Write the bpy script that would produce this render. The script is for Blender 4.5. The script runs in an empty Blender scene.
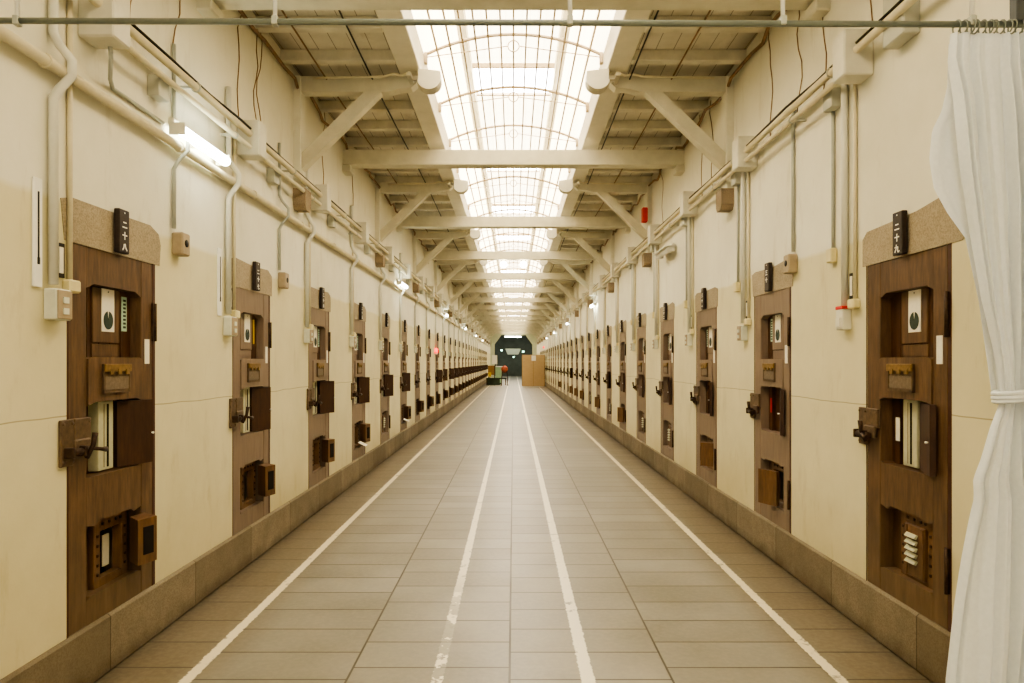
import bpy, bmesh, math, random
from mathutils import Vector, Matrix
random.seed(7)
C = bpy.context.scene.collection
PI = math.pi
W = 2.1            # half width of the corridor
H = 1.6            # eye height
BAY = 1.89         # one cell door to the next
D0 = 3.22          # near edge of the first door
DW, DH, SILL = .78, 1.87, .30
ND = 27
Y0, Y1 = -4.0, 62.0
ORD = ['first','second','third','fourth','fifth','sixth','seventh','eighth','ninth','tenth','eleventh','twelfth',
       'thirteenth','fourteenth','fifteenth','sixteenth','seventeenth','eighteenth','nineteenth','twentieth',
       'twenty-first','twenty-second','twenty-third','twenty-fourth','twenty-fifth','twenty-sixth','twenty-seventh',
       'twenty-eighth','twenty-ninth','thirtieth']
ONES = ['','one','two','three','four','five','six','seven','eight','nine','ten','eleven','twelve','thirteen','fourteen',
        'fifteen','sixteen','seventeen','eighteen','nineteen']
TENS = ['','','twenty','thirty','forty','fifty']
def words(n): return ONES[n] if n < 20 else TENS[n//10] + ('-' + ONES[n % 10] if n % 10 else '')
SIDE = {-1: 'left', 1: 'right'}

# ------------------------------------------------------------------ materials
def lin(c):
    o = []
    for v in c[:3]:
        v = v/255
        o.append(v/12.92 if v <= .04045 else ((v+.055)/1.055)**2.4)
    return (*o, 1)
class NT:
    def __init__(s, name):
        s.m = bpy.data.materials.new(name); s.m.use_nodes = True
        s.t = s.m.node_tree; s.b = s.t.nodes['Principled BSDF']; s.g = None
    def n(s, typ, **k):
        x = s.t.nodes.new(typ)
        for a, v in k.items(): setattr(x, a, v)
        return x
    def l(s, a, b): s.t.links.new(a, b)
    def geo(s):
        if not s.g: s.g = s.n('ShaderNodeNewGeometry').outputs['Position']
        return s.g
    def obj(s): return s.n('ShaderNodeTexCoord').outputs['Object']
    def xyz(s, v):
        x = s.n('ShaderNodeSeparateXYZ'); s.l(v, x.inputs[0]); return x.outputs
    def comb(s, x, y, z):
        c = s.n('ShaderNodeCombineXYZ')
        for i, v in enumerate((x, y, z)): s.put(c.inputs[i], v)
        return c.outputs[0]
    def put(s, i, v):
        if hasattr(v, 'is_output'): s.l(v, i)
        else: i.default_value = v
    def math(s, op, a, b=0, c=None, clamp=False):
        x = s.n('ShaderNodeMath', operation=op, use_clamp=clamp)
        s.put(x.inputs[0], a); s.put(x.inputs[1], b)
        if c is not None: s.put(x.inputs[2], c)
        return x.outputs[0]
    def noise(s, v, scale, detail=4, rough=.55, mul=None):
        if mul:
            m = s.n('ShaderNodeMapping'); m.inputs['Scale'].default_value = mul; s.l(v, m.inputs[0]); v = m.outputs[0]
        x = s.n('ShaderNodeTexNoise'); s.l(v, x.inputs['Vector'])
        x.inputs['Scale'].default_value = scale; x.inputs['Detail'].default_value = detail; x.inputs['Roughness'].default_value = rough
        return x.outputs[0]
    def ramp(s, f, stops):
        r = s.n('ShaderNodeValToRGB'); e = r.color_ramp.elements
        while len(e) < len(stops): e.new(.5)
        for q, (p, c) in zip(e, stops): q.position = p; q.color = c
        s.l(f, r.inputs[0]); return r.outputs[0]
    def mix(s, f, a, b, mode='MIX'):
        x = s.n('ShaderNodeMix', data_type='RGBA', blend_type=mode)
        s.put(x.inputs[0], f); s.put(x.inputs[6], a); s.put(x.inputs[7], b); return x.outputs[2]
    def step(s, v, lo, hi):
        x = s.n('ShaderNodeMapRange'); s.put(x.inputs[0], v); s.put(x.inputs[1], lo); s.put(x.inputs[2], hi); return x.outputs[0]
    def bump(s, h, st=.3, dist=.01):
        x = s.n('ShaderNodeBump'); x.inputs['Strength'].default_value = st; x.inputs['Distance'].default_value = dist
        s.l(h, x.inputs['Height']); s.l(x.outputs[0], s.b.inputs['Normal'])
    def col(s, c, rough=.6, metal=0, spec=.3):
        s.put(s.b.inputs['Base Color'], c)
        s.put(s.b.inputs['Roughness'], rough); s.b.inputs['Metallic'].default_value = metal
        s.b.inputs['Specular IOR Level'].default_value = spec
        return s.m
def G(v): return (v, v, v, 1)

def mottled(name, c, var=.12, scale=9, rough=.6, metal=0, spec=.3, mul=None, bump=0):
    t = NT(name); f = t.noise(t.obj(), scale, 5, .6, mul)
    a = tuple(x*(1-var) for x in lin(c)[:3])+(1,); b = tuple(min(1, x*(1+var)) for x in lin(c)[:3])+(1,)
    if bump: t.bump(f, bump, .004)
    return t.col(t.ramp(f, [(.3, a), (.7, b)]), rough, metal, spec)
def glow(name, c, st):
    t = NT(name); t.col(lin(c)); t.b.inputs['Emission Color'].default_value = lin(c); t.b.inputs['Emission Strength'].default_value = st
    return t.m

def wall_mat():
    t = NT('plaster'); p = t.geo(); x, y, z = t.xyz(p)
    wob = t.math('MULTIPLY_ADD', t.noise(p, 1.1, 3), .12, -.06)
    up = t.step(t.math('ADD', z, wob), 2.325, 2.355)
    n1 = t.noise(p, 1.3, 5, .6); n2 = t.noise(p, 14, 4, .6)
    lo = t.ramp(n1, [(.3, lin((206,198,160))), (.7, lin((220,212,176)))])
    hi = t.ramp(n1, [(.3, lin((216,212,192))), (.7, lin((232,228,210)))])
    c = t.mix(up, lo, hi)
    dirt = t.noise(p, 2.2, 6, .7, (1, 3, .8))
    c = t.mix(t.math('MULTIPLY', t.step(dirt, .56, .8), .35), c, lin((150,128,80)))
    high = t.math('MULTIPLY', t.step(z, 3.45, 4.4), .5)
    c = t.mix(high, c, lin((204,194,164)))
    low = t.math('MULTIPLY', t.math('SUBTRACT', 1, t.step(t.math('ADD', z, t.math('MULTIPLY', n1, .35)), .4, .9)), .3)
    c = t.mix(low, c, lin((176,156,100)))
    # hairline horizontal construction joint in the plaster
    cz = t.math('ADD', 1.345, t.math('MULTIPLY_ADD', t.noise(p, 1.7, 2), .04, -.02))
    ck = t.math('SUBTRACT', 1, t.step(t.math('ABSOLUTE', t.math('SUBTRACT', z, cz)), .0015, .0045))
    c = t.mix(t.math('MULTIPLY', ck, .55), c, lin((112,94,58)))
    t.bump(t.math('ADD', n2, t.math('MULTIPLY', n1, 1.5)), .25, .006)
    return t.col(c, .75, 0, .2)

def floor_mat():
    t = NT('floor_tiles'); p = t.geo(); x, y, z = t.xyz(p)
    b = t.n('ShaderNodeTexBrick', offset=.42, offset_frequency=2)
    t.l(t.comb(y, t.math('ADD', x, 8.2+.02), 0), b.inputs['Vector'])
    b.inputs['Scale'].default_value = 1; b.inputs['Brick Width'].default_value = .325; b.inputs['Row Height'].default_value = .82
    b.inputs['Mortar Size'].default_value = .0065; b.inputs['Mortar Smooth'].default_value = .2
    b.inputs['Color1'].default_value = G(.0); b.inputs['Color2'].default_value = G(1); b.inputs['Mortar'].default_value = G(.5)
    per = t.xyz(b.outputs['Color'])[0]
    n1 = t.noise(p, 1.6, 4, .5); n2 = t.noise(p, 30, 3, .6)
    base = t.ramp(n1, [(.25, lin((122,118,106))), (.75, lin((158,153,142)))])
    base = t.mix(t.math('MULTIPLY', per, .36), base, lin((104,97,80)))
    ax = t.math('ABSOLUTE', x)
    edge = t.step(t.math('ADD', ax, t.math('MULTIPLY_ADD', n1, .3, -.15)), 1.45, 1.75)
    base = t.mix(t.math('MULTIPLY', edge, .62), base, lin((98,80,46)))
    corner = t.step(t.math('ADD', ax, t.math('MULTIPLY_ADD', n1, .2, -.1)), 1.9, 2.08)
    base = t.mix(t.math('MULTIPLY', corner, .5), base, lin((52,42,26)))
    base = t.mix(t.math('MULTIPLY', t.math('SUBTRACT', n2, .4, clamp=True), .5), base, lin((180,170,146)))
    c = t.mix(t.math('MULTIPLY', b.outputs['Fac'], .85), base, lin((58,48,32)))
    # painted lines, worn and ragged
    rag = t.math('MULTIPLY_ADD', t.noise(p, 26, 3, .7), .03, -.015)
    def line(X, hw, ylo=None):
        d = t.math('ABSOLUTE', t.math('ADD', t.math('SUBTRACT', x, X), rag))
        m = t.math('SUBTRACT', 1, t.step(d, hw-.003, hw+.003))
        return m
    wear = t.math('SUBTRACT', 1, t.math('MULTIPLY', t.step(t.noise(p, 7, 5, .7), .60, .66), .8))
    m1 = t.math('MAXIMUM', line(-.385, .029), line(.375, .034))
    wy = t.math('MULTIPLY', t.math('SUBTRACT', 1, t.step(y, 4.2, 5.2)), t.math('LESS_THAN', x, 0))
    hole = t.step(t.noise(p, 6, 4, .7), .46, .49)
    m1 = t.math('MULTIPLY', m1, t.math('SUBTRACT', 1, t.math('MULTIPLY', t.math('MULTIPLY', wy, hole), .85)))
    m2 = t.math('MULTIPLY', t.math('MAXIMUM', line(-1.645, .030), line(1.645, .030)), wear)
    c = t.mix(t.math('MULTIPLY', m1, wear), c, lin((236,228,206)))
    c = t.mix(m2, c, lin((226,214,182)))
    h = t.math('ADD', t.math('MULTIPLY', b.outputs['Fac'], -1.0), t.math('MULTIPLY', n2, .25))
    t.bump(h, .35, .006)
    return t.col(c, t.math('MULTIPLY_ADD', n1, .2, .30), 0, .5)

def stone_mat(name, c1, c2, block=None):
    t = NT(name); p = t.geo()
    n1 = t.noise(p, 130, 3, .7); n2 = t.noise(p, 5, 5, .65)
    c = t.mix(n2, lin(c1), lin(c2))
    c = t.mix(t.math('MULTIPLY', t.step(n1, .42, .62), .45), c, lin((92,78,58)))
    if block:
        x, y, z = t.xyz(p)
        f = t.math('FRACT', t.math('DIVIDE', t.math('ADD', y, 40.0-.05), block))
        j = t.math('LESS_THAN', f, .008)
        f2 = t.math('FLOOR', t.math('DIVIDE', t.math('ADD', y, 40.0-.05), block))
        tone = t.math('FRACT', t.math('MULTIPLY', f2, .377))
        c = t.mix(t.math('MULTIPLY', tone, .5), c, lin((92,80,60)))
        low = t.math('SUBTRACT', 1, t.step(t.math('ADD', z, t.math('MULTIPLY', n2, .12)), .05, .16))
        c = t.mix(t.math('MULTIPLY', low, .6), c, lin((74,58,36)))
        c = t.mix(t.math('MULTIPLY', j, .7), c, lin((58,46,30)))
    t.bump(t.math('ADD', n1, n2), .4, .006)
    return t.col(c, .8, 0, .2)

def wood_mat(name, c1, c2, c3, rough=.5, tp=0):
    t = NT(name); o = t.obj()
    g = t.noise(o, 7, 6, .65, (4, 4, .6)); n = t.noise(t.geo(), 3, 4, .6)
    c = t.ramp(g, [(.25, lin(c1)), (.55, lin(c2)), (.8, lin(c3))])
    c = t.mix(t.math('MULTIPLY', t.step(n, .5, .8), .5), c, lin(c1))
    x, y, z = t.xyz(o)
    c = t.mix(t.math('MULTIPLY', t.math('SUBTRACT', 1, t.step(t.math('ADD', z, t.math('MULTIPLY', n, .25)), .1, .75)), .4), c, lin((112,94,66)))
    if tp:          # the doors past the first pair are greyer, mixed towards taupe
        wy = t.xyz(t.geo())[1]
        c = t.mix(t.math('MULTIPLY', t.step(wy, 4.3, 4.9), tp), c, t.mix(g, lin((108,92,76)), lin((146,128,110))))
    t.bump(g, .2, .004)
    return t.col(c, rough, 0, .35)

def board_mat():
    t = NT('ceiling_boards'); p = t.geo(); x, y, z = t.xyz(p)
    f = t.math('FRACT', t.math('MULTIPLY', x, 1/.16)); j = t.math('LESS_THAN', f, .05)
    n = t.noise(p, 2, 6, .7); st = t.noise(p, 5, 5, .7, (1, .5, 1))
    c = t.ramp(n, [(.3, lin((196,189,168))), (.7, lin((222,215,196)))])
    c = t.mix(t.math('MULTIPLY', t.step(st, .56, .75), .4), c, lin((140,122,90)))
    c = t.mix(t.math('MULTIPLY', j, .6), c, lin((84,72,50)))
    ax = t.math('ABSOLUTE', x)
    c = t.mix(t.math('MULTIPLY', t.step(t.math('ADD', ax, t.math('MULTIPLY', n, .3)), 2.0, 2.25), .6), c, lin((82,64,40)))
    return t.col(c, .8, 0, .2)

def sheet_mat():
    t = NT('skylight_sheet'); p = t.geo(); x, y, z = t.xyz(p)
    f = t.math('FRACT', t.math('MULTIPLY', x, 1/.09)); j = t.math('LESS_THAN', f, .1)
    fy = t.math('FRACT', t.math('MULTIPLY', y, 1/.945)); jy = t.math('LESS_THAN', fy, .03)
    n = t.noise(p, 1.5, 3, .6)
    c = t.mix(n, lin((255,236,204)), lin((255,246,224)))
    dim = t.math('SUBTRACT', 1, t.math('MULTIPLY', t.math('MAXIMUM', j, jy), .3))
    t.put(t.b.inputs['Emission Color'], c); t.put(t.b.inputs['Emission Strength'], t.math('MULTIPLY', dim, SHEET))
    return t.col(lin((235,225,200)), .8)

SHEET, PANE = 3.4, 14.0
M = dict(
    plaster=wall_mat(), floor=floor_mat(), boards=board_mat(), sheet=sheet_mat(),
    pane=glow('sky_pane', (250,250,255), PANE),
    plinth=stone_mat('plinth_stone', (112,103,84), (168,156,132), .945),
    lintel=stone_mat('lintel_stone', (156,144,120), (184,170,146)),
    corbel=stone_mat('corbel_stone', (142,126,104), (164,148,124)),
    wood=wood_mat('door_wood', (62,46,31), (98,74,50), (122,96,68), tp=.85),
    wood_in=wood_mat('inner_wood', (46,29,15), (76,48,25), (100,67,38)),
    flap=wood_mat('flap_wood', (42,27,16), (64,41,24), (82,54,32), .6),
    hatch=wood_mat('hatch_wood', (66,44,25), (104,72,42), (134,98,60)),
    jamb=mottled('jamb_paint', (72,42,30), .2, 20, .5),
    iron=mottled('old_iron', (66,50,38), .35, 40, .5, .5),
    rust=mottled('brown_iron', (100,82,62), .3, 30, .55, .25),
    brass=mottled('brass', (128,102,58), .3, 50, .45, .3),
    card=mottled('card', (112,98,80), .25, 60, .45),
    paper=mottled('paper', (232,226,208), .05, 30, .7),
    leaf=mottled('leaf_print', (58,70,60), .2, 40, .7),
    greentag=mottled('green_tag', (178,206,184), .15, 50, .7),
    yellow=mottled('yellow_paint', (196,164,50), .1, 30, .6),
    slot=mottled('slot_panel', (182,180,150), .08, 30, .6),
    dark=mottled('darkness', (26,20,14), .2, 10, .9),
    plaque=mottled('plaque_wood', (52,42,36), .2, 40, .5),
    white=mottled('white_paint', (238,236,226), .03, 20, .6),
    beam=mottled('beam_paint', (206,200,176), .1, 5, .6, bump=.15),
    joist=mottled('joist_paint', (206,199,176), .14, 5, .7, bump=.15),
    kerb=mottled('kerb_paint', (220,213,190), .07, 5, .6),
    bar=mottled('glazing_bar', (184,166,138), .08, 30, .5),
    pipe=mottled('pipe_paint', (214,204,172), .07, 12, .45),
    pipew=mottled('pvc_white', (212,210,196), .04, 12, .4),
    pipeg=mottled('conduit_grey', (172,174,162), .06, 20, .45),
    box=mottled('box_paint', (214,210,192), .05, 12, .5),
    boxg=mottled('box_grey', (182,182,168), .06, 12, .5),
    boxt=mottled('box_taupe', (164,148,122), .1, 20, .6),
    boxc=mottled('box_cream', (214,202,154), .06, 20, .5),
    boxgr=mottled('box_green', (208,208,190), .06, 20, .5),
    black=mottled('black_rubber', (30,26,22), .2, 20, .5),
    wire=mottled('wire_brown', (132,104,74), .2, 20, .6),
    steel=mottled('rod_steel', (120,126,118), .06, 30, .4, .15),
    postgrey=mottled('post_grey', (74,78,80), .1, 20, .5),
    red=mottled('red_plastic', (200,36,24), .1, 20, .4),
    redglow=glow('red_lamp_glow', (255,40,20), 3.0),
    greenglow=glow('green_lamp_glow', (190,255,215), 6.0),
    tube=glow('fluorescent_tube', (250,255,240), 15.0),
    lampdome=mottled('lamp_dome', (196,188,162), .05, 12, .5),
    bulb=glow('globe_glow', (255,246,222), 9.0),
    ply=mottled('plywood', (178,150,106), .08, 4, .6, mul=(1, 1, 6)),
    hall=mottled('hall_paint', (96,100,86), .2, 1.2, .8),
    farpaint=mottled('far_paint', (196,200,172), .08, 2, .7),
    dgreen=mottled('dark_green_paint', (62,72,52), .2, 6, .6),
    pgreen=mottled('pale_green_paint', (150,178,142), .1, 6, .6),
    orange=mottled('orange_red_paint', (158,82,58), .12, 8, .5),
    tan=mottled('tan_cabinet', (138,104,58), .12, 8, .5),
)
def cloth_mat():
    t = NT('curtain_cloth'); f = t.noise(t.obj(), 60, 3)
    t.col(t.ramp(f, [(.3, lin((232,237,240))), (.7, lin((241,245,247)))]), .85, 0, .1)
    t.b.inputs['Sheen Weight'].default_value = .2
    tr = t.n('ShaderNodeBsdfTranslucent'); tr.inputs[0].default_value = lin((235,235,226))
    mx = t.n('ShaderNodeMixShader'); mx.inputs[0].default_value = .25
    out = t.t.nodes['Material Output']
    t.l(t.b.outputs[0], mx.inputs[1]); t.l(tr.outputs[0], mx.inputs[2]); t.l(mx.outputs[0], out.inputs[0])
    return t.m
M['cloth'] = cloth_mat()
def glass_mat():
    t = NT('clear_glass'); t.col(lin((245,245,240)), .08, 0, .5)
    tr = t.n('ShaderNodeBsdfTransparent'); tr.inputs[0].default_value = (.97, .97, .95, 1)
    mx = t.n('ShaderNodeMixShader'); mx.inputs[0].default_value = .05
    t.l(tr.outputs[0], mx.inputs[1]); t.l(t.b.outputs[0], mx.inputs[2]); t.l(mx.outputs[0], t.t.nodes['Material Output'].inputs[0])
    return t.m
M['glass'] = glass_mat()

# ------------------------------------------------------------------ mesh building
class MB:
    def __init__(s): s.v = []; s.f = []; s.m = []; s.sm = []
    def add(s, vs, fs, mi=0, smooth=False):
        o = len(s.v); s.v += [tuple(v) for v in vs]
        for f in fs: s.f.append(tuple(o+i for i in f)); s.m.append(mi); s.sm.append(smooth)
        return s
    def box(s, x0, x1, y0, y1, z0, z1, mi=0, ch=0):
        x0, x1 = sorted((x0, x1)); y0, y1 = sorted((y0, y1)); z0, z1 = sorted((z0, z1))
        if ch <= 0:
            return s.add([(x0,y0,z0),(x1,y0,z0),(x1,y1,z0),(x0,y1,z0),(x0,y0,z1),(x1,y0,z1),(x1,y1,z1),(x0,y1,z1)],
                         [(0,3,2,1),(4,5,6,7),(0,1,5,4),(1,2,6,5),(2,3,7,6),(3,0,4,7)], mi)
        ch = min(ch, (x1-x0)*.45, (y1-y0)*.45, (z1-z0)*.45)
        bm = bmesh.new(); bmesh.ops.create_cube(bm, size=1)
        for v in bm.verts: v.co = ((x0+x1)/2+v.co.x*(x1-x0), (y0+y1)/2+v.co.y*(y1-y0), (z0+z1)/2+v.co.z*(z1-z0))
        bmesh.ops.bevel(bm, geom=bm.edges[:], offset=ch, segments=1, affect='EDGES')
        bm.verts.index_update()
        s.add([v.co[:] for v in bm.verts], [[v.index for v in f.verts] for f in bm.faces], mi); bm.free(); return s
    def bar(s, a, b, w, h, mi=0, up=(0,0,1)):
        a, b = Vector(a), Vector(b); d = (b-a).normalized(); u = Vector(up)
        if abs(d.dot(u)) > .98: u = Vector((1,0,0))
        r = d.cross(u).normalized(); u = r.cross(d)
        vs = [p+r*(i*w/2)+u*(j*h/2) for p in (a, b) for i, j in ((-1,-1),(1,-1),(1,1),(-1,1))]
        return s.add(vs, [(0,1,2,3),(7,6,5,4),(0,4,5,1),(1,5,6,2),(2,6,7,3),(3,7,4,0)], mi)
    def tube(s, pts, r, n=10, mi=0, cap=True):
        pts = [Vector(p) for p in pts]; k = len(pts); vs = []; fs = []
        ref = None
        for i, p in enumerate(pts):
            d = ((pts[min(i+1, k-1)]-p).normalized() + (p-pts[max(i-1, 0)]).normalized()).normalized()
            if ref is None: ref = Vector((0,0,1)) if abs(d.z) < .9 else Vector((1,0,0))
            q = (ref - d*ref.dot(d)).normalized(); ref = q; e = d.cross(q)
            rr = r[i] if isinstance(r, (list, tuple)) else r
            vs += [p+(q*math.cos(2*PI*j/n)+e*math.sin(2*PI*j/n))*rr for j in range(n)]
        for i in range(k-1):
            for j in range(n): fs.append((i*n+j, i*n+(j+1) % n, (i+1)*n+(j+1) % n, (i+1)*n+j))
        s.add(vs, fs, mi, True)
        if cap:
            o = len(s.v)-k*n
            s.f += [tuple(o+j for j in reversed(range(n))), tuple(o+(k-1)*n+j for j in range(n))]; s.m += [mi]*2; s.sm += [False]*2
        return s
    def prism(s, poly, y0, y1, mi=0):          # polygon in x,z, extruded in y
        n = len(poly); vs = [(x, y0, z) for x, z in poly]+[(x, y1, z) for x, z in poly]
        fs = [tuple(range(n)), tuple(reversed(range(n, 2*n)))]+[(i, i+n, (i+1) % n+n, (i+1) % n) for i in range(n)]
        return s.add(vs, fs, mi)
    def lathe(s, prof, c=(0,0,0), axis='Z', n=20, mi=0, arc=(0, 2*PI)):
        vs = []; k = len(prof); full = abs(arc[1]-arc[0]-2*PI) < 1e-6; m = n if full else n+1
        for i in range(m):
            a = arc[0]+(arc[1]-arc[0])*i/n
            for r, h in prof:
                x, y = r*math.cos(a), r*math.sin(a)
                p = {'Z': (x, y, h), 'Y': (x, h, y), 'X': (h, x, y)}[axis]
                vs.append((c[0]+p[0], c[1]+p[1], c[2]+p[2]))
        fs = []
        for i in range(n):
            j = (i+1) % m
            for q in range(k-1): fs.append((i*k+q, j*k+q, j*k+q+1, i*k+q+1))
        return s.add(vs, fs, mi, True)
    def ring(s, c, R, r, axis='Y', n=20, k=6, mi=0):
        c = Vector(c); pts = []
        for i in range(n+1):
            a = 2*PI*i/n; x, y = R*math.cos(a), R*math.sin(a)
            pts.append(c+Vector({'Z': (x,y,0), 'Y': (x,0,y), 'X': (0,x,y)}[axis]))
        return s.tube(pts, r, k, mi, False)
    def mesh(s, name, *mats):
        me = bpy.data.meshes.new(name); me.from_pydata(s.v, [], s.f)
        for m in mats: me.materials.append(M[m])
        me.polygons.foreach_set('material_index', s.m); me.polygons.foreach_set('use_smooth', s.sm)
        bm = bmesh.new(); bm.from_mesh(me); bmesh.ops.recalc_face_normals(bm, faces=bm.faces[:]); bm.to_mesh(me); bm.free()
        me.update(); return me
def link(name, data, parent=None, loc=None, rz=0):
    o = bpy.data.objects.new(name, data); C.objects.link(o)
    if parent: o.parent = parent
    if loc is not None: o.location = loc
    if rz: o.rotation_euler = (0, 0, rz)
    return o
def tag(o, label=None, cat=None, group=None, kind=None):
    if label: o['label'] = label
    if cat: o['category'] = cat
    if group: o['group'] = group
    if kind: o['kind'] = kind
    return o
def kids(o): return list(o.children)
def dup(o, parent=None, loc=None, rz=None):
    c = o.copy(); C.objects.link(c); c.parent = parent
    if loc is not None: c.location = loc
    if rz is not None: c.rotation_euler = (0, 0, rz)
    for k in kids(o): dup(k, c)
    return c
def rot(s): return PI/2 if s < 0 else -PI/2      # local x = u (to the right facing the wall), local -y = out of the wall
def wloc(s, y, z, out=0): return (s*(W-out), y, z)
def solo(name, mb, mats, label, cat, group=None, loc=None, rz=0):
    mats = mats if isinstance(mats, tuple) else (mats,)
    return tag(link(name, mb.mesh(name, *mats), None, loc, rz), label, cat, group)
def struct(name, mb, mats):
    mats = mats if isinstance(mats, tuple) else (mats,)
    return tag(link(name, mb.mesh(name, *mats)), kind='structure')
def doory(s, i):      # world y of the door's local u=0
    return D0+BAY*i if s < 0 else D0+BAY*i+DW+.05

# ------------------------------------------------------------------ room shell
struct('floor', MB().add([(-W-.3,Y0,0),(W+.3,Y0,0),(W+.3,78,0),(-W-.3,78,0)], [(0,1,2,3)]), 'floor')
for s in (-1, 1):
    nm = SIDE[s]; mb = MB(); a, b = s*W, s*(W+.3)
    mb.box(a, b, Y0, Y1, SILL+DH, 5.0)
    prev = Y0
    for i in range(ND):
        y = doory(s, i); lo, hi = (y, y+DW) if s < 0 else (y-DW, y)
        mb.box(a, b, prev, lo, SILL, SILL+DH); prev = hi
    mb.box(a, b, prev, Y1, SILL, SILL+DH)
    wall = struct('wall_'+nm, mb, 'plaster')
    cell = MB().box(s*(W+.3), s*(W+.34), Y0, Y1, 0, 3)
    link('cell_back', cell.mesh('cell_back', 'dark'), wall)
    mb = MB().box(s*(W-.02), s*(W+.3), Y0, Y1, 0, SILL, 0, .012)
    struct('baseboard_'+nm, mb, 'plinth')
    # stone lintels over the doors  belong to the wall
    lm = []
    for k in range(3):
        r = random.Random(k+(40 if s > 0 else 20)); q = lambda: r.uniform(-.012, .012)
        poly = [(-.04+q(),1.84),(.82+q(),1.84),(.83+q(),1.95+q()),(.82+q(),2.02+q()),(.72,2.05+q()),(.4,2.045+q()),(.02,2.05+q()),(-.05+q(),2.03)]
        if s > 0 and k == 0: poly = [(-.05,1.84),(.86,1.84),(.93,1.9),(.94,1.98),(.84,2.10),(.5,2.055),(.0,2.04),(-.05,2.0)]
        lm.append(MB().prism(poly, -.004, .02).mesh('lintel', 'lintel'))
    for i in range(ND):
        link('lintel', lm[0 if i == 0 else 1+i % 2], wall, wloc(s, doory(s, i), SILL+.03), rot(s))
mb = MB().box(-W-.3, W+.3, Y0-.2, Y0, 0, 5)
struct('wall_back', mb, 'plaster')
# far wall with a chamfered opening into the hall
mb = MB()
for q in (-1, 1):
    mb.prism([(q*(W+.3),0),(q*1.72,0),(q*1.72,3.2),(q*(W+.3),3.2)], Y1, Y1+.3)
    mb.prism([(q*(W+.3),3.2),(q*1.72,3.2),(q*1.1,4.05),(q*(W+.3),4.05)], Y1, Y1+.3)
mb.box(-W-.3, W+.3, Y1, Y1+.3, 4.05, 5.6)
struct('wall_far', mb, 'farpaint')
mb = MB().box(-5, 5, 78, 78.2, 0, 5.5); mb.box(-5.2, -5, Y1+.3, 78, 0, 5.5); mb.box(5, 5.2, Y1+.3, 78, 0, 5.5); mb.box(-5, 5, Y1+.3, 78, 5.3, 5.5)
struct('wall_hall', mb, 'hall')

# ceiling: boards either side of the skylight, joists as parts
ZC, XK = 4.42, 1.08
jm = {}
for s in (-1, 1):
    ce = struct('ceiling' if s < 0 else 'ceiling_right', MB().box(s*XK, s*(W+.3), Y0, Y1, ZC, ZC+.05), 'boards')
    jmesh = MB().box(s*(XK-.005), s*(W+.02), -.045, .045, -.10, .0, 0, .006).mesh('joist', 'joist')
    for k in range(99):
        link('joist', jmesh, ce, (0, 2.0+.6*k, ZC))
# skylight
ZS, RISE, HW = 4.61, .205, .875
sky = tag(link('window_1', None, None, (0, 4, ZS)), kind='structure')
def skp(name, mb, *mats): 
    o = link(name, mb.mesh(name, *mats), sky); o.location = (0, -4, -ZS); return o
for s in (-1, 1):
    skp('kerb', MB().box(s*HW, s*XK, Y0, Y1, 4.335, 4.62, 0, .008), 'kerb')
    skp('cheek', MB().box(s*(HW+.03), s*(HW+.07), Y0, Y1, 4.58, 5.42), 'sheet')
    skp('purlin', MB().box(s*.52, s*.62, Y0, Y1, 5.24, 5.38), 'beam')
skp('roof_sheet', MB().box(-.95, .95, Y0, Y1, 5.40, 5.44), 'sheet')
pm = MB().box(-.5, .5, 0, .85, 5.37, 5.39).mesh('sky_pane', 'pane')
fmesh = MB(); fmesh.box(-.53, .53, -.05, 0, 5.34, 5.39); fmesh.box(-.53, .53, .85, .90, 5.34, 5.39)
fmesh = fmesh.mesh('pane_frame', 'bar')
for k in range(-1, 14):
    o = link('sky_pane', pm, sky, (0, 8.7+3.85*k-4, -ZS)); link('pane_frame', fmesh, o)
R = (HW*HW+RISE*RISE)/(2*RISE)
def arch(x): return ZS+RISE-R+math.sqrt(R*R-x*x)
NB = 14
for i in range(1, NB):
    x = -HW+2*HW*i/NB
    skp('glazing_bar', MB().box(x-.0085, x+.0085, Y0, Y1, arch(x)-.012, arch(x)+.012), 'bar')
gx = [-HW+2*HW*i/28 for i in range(29)]
gl = MB().add([(x, y, arch(x)+.016) for y in (Y0, Y1) for x in gx], [(i, i+1, i+30, i+29) for i in range(28)], 0, True)
skp('glass', gl, 'glass')
am = MB().tube([(x, 0, arch(x)-ZS) for x in [-HW+2*HW*i/28 for i in range(29)]], .017, 6)
for s in (-1, 1): am.box(s*HW, s*(HW-.03), -.03, .03, -.08, .02)
am = am.mesh('arch_rib', 'bar')
tm = MB().ring((0, 0, .09), .055, .006, 'Y', 18, 5)
for s in (-1, 1): tm.tube([(s*.055, 0, .09), (s*(HW-.01), 0, -.02)], .005, 5)
tm = tm.mesh('tie_rod', 'bar'); tm2 = MB().tube([(0, 0, .145), (0, 0, RISE)], .005, 5).mesh('king_rod', 'bar')
for k in range(-2, 44):
    o = link('arch_rib', am, sky, (0, 6.70+1.285*k-4, 0)); link('tie_rod', tm, o); link('king_rod', tm2, o)

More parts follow.
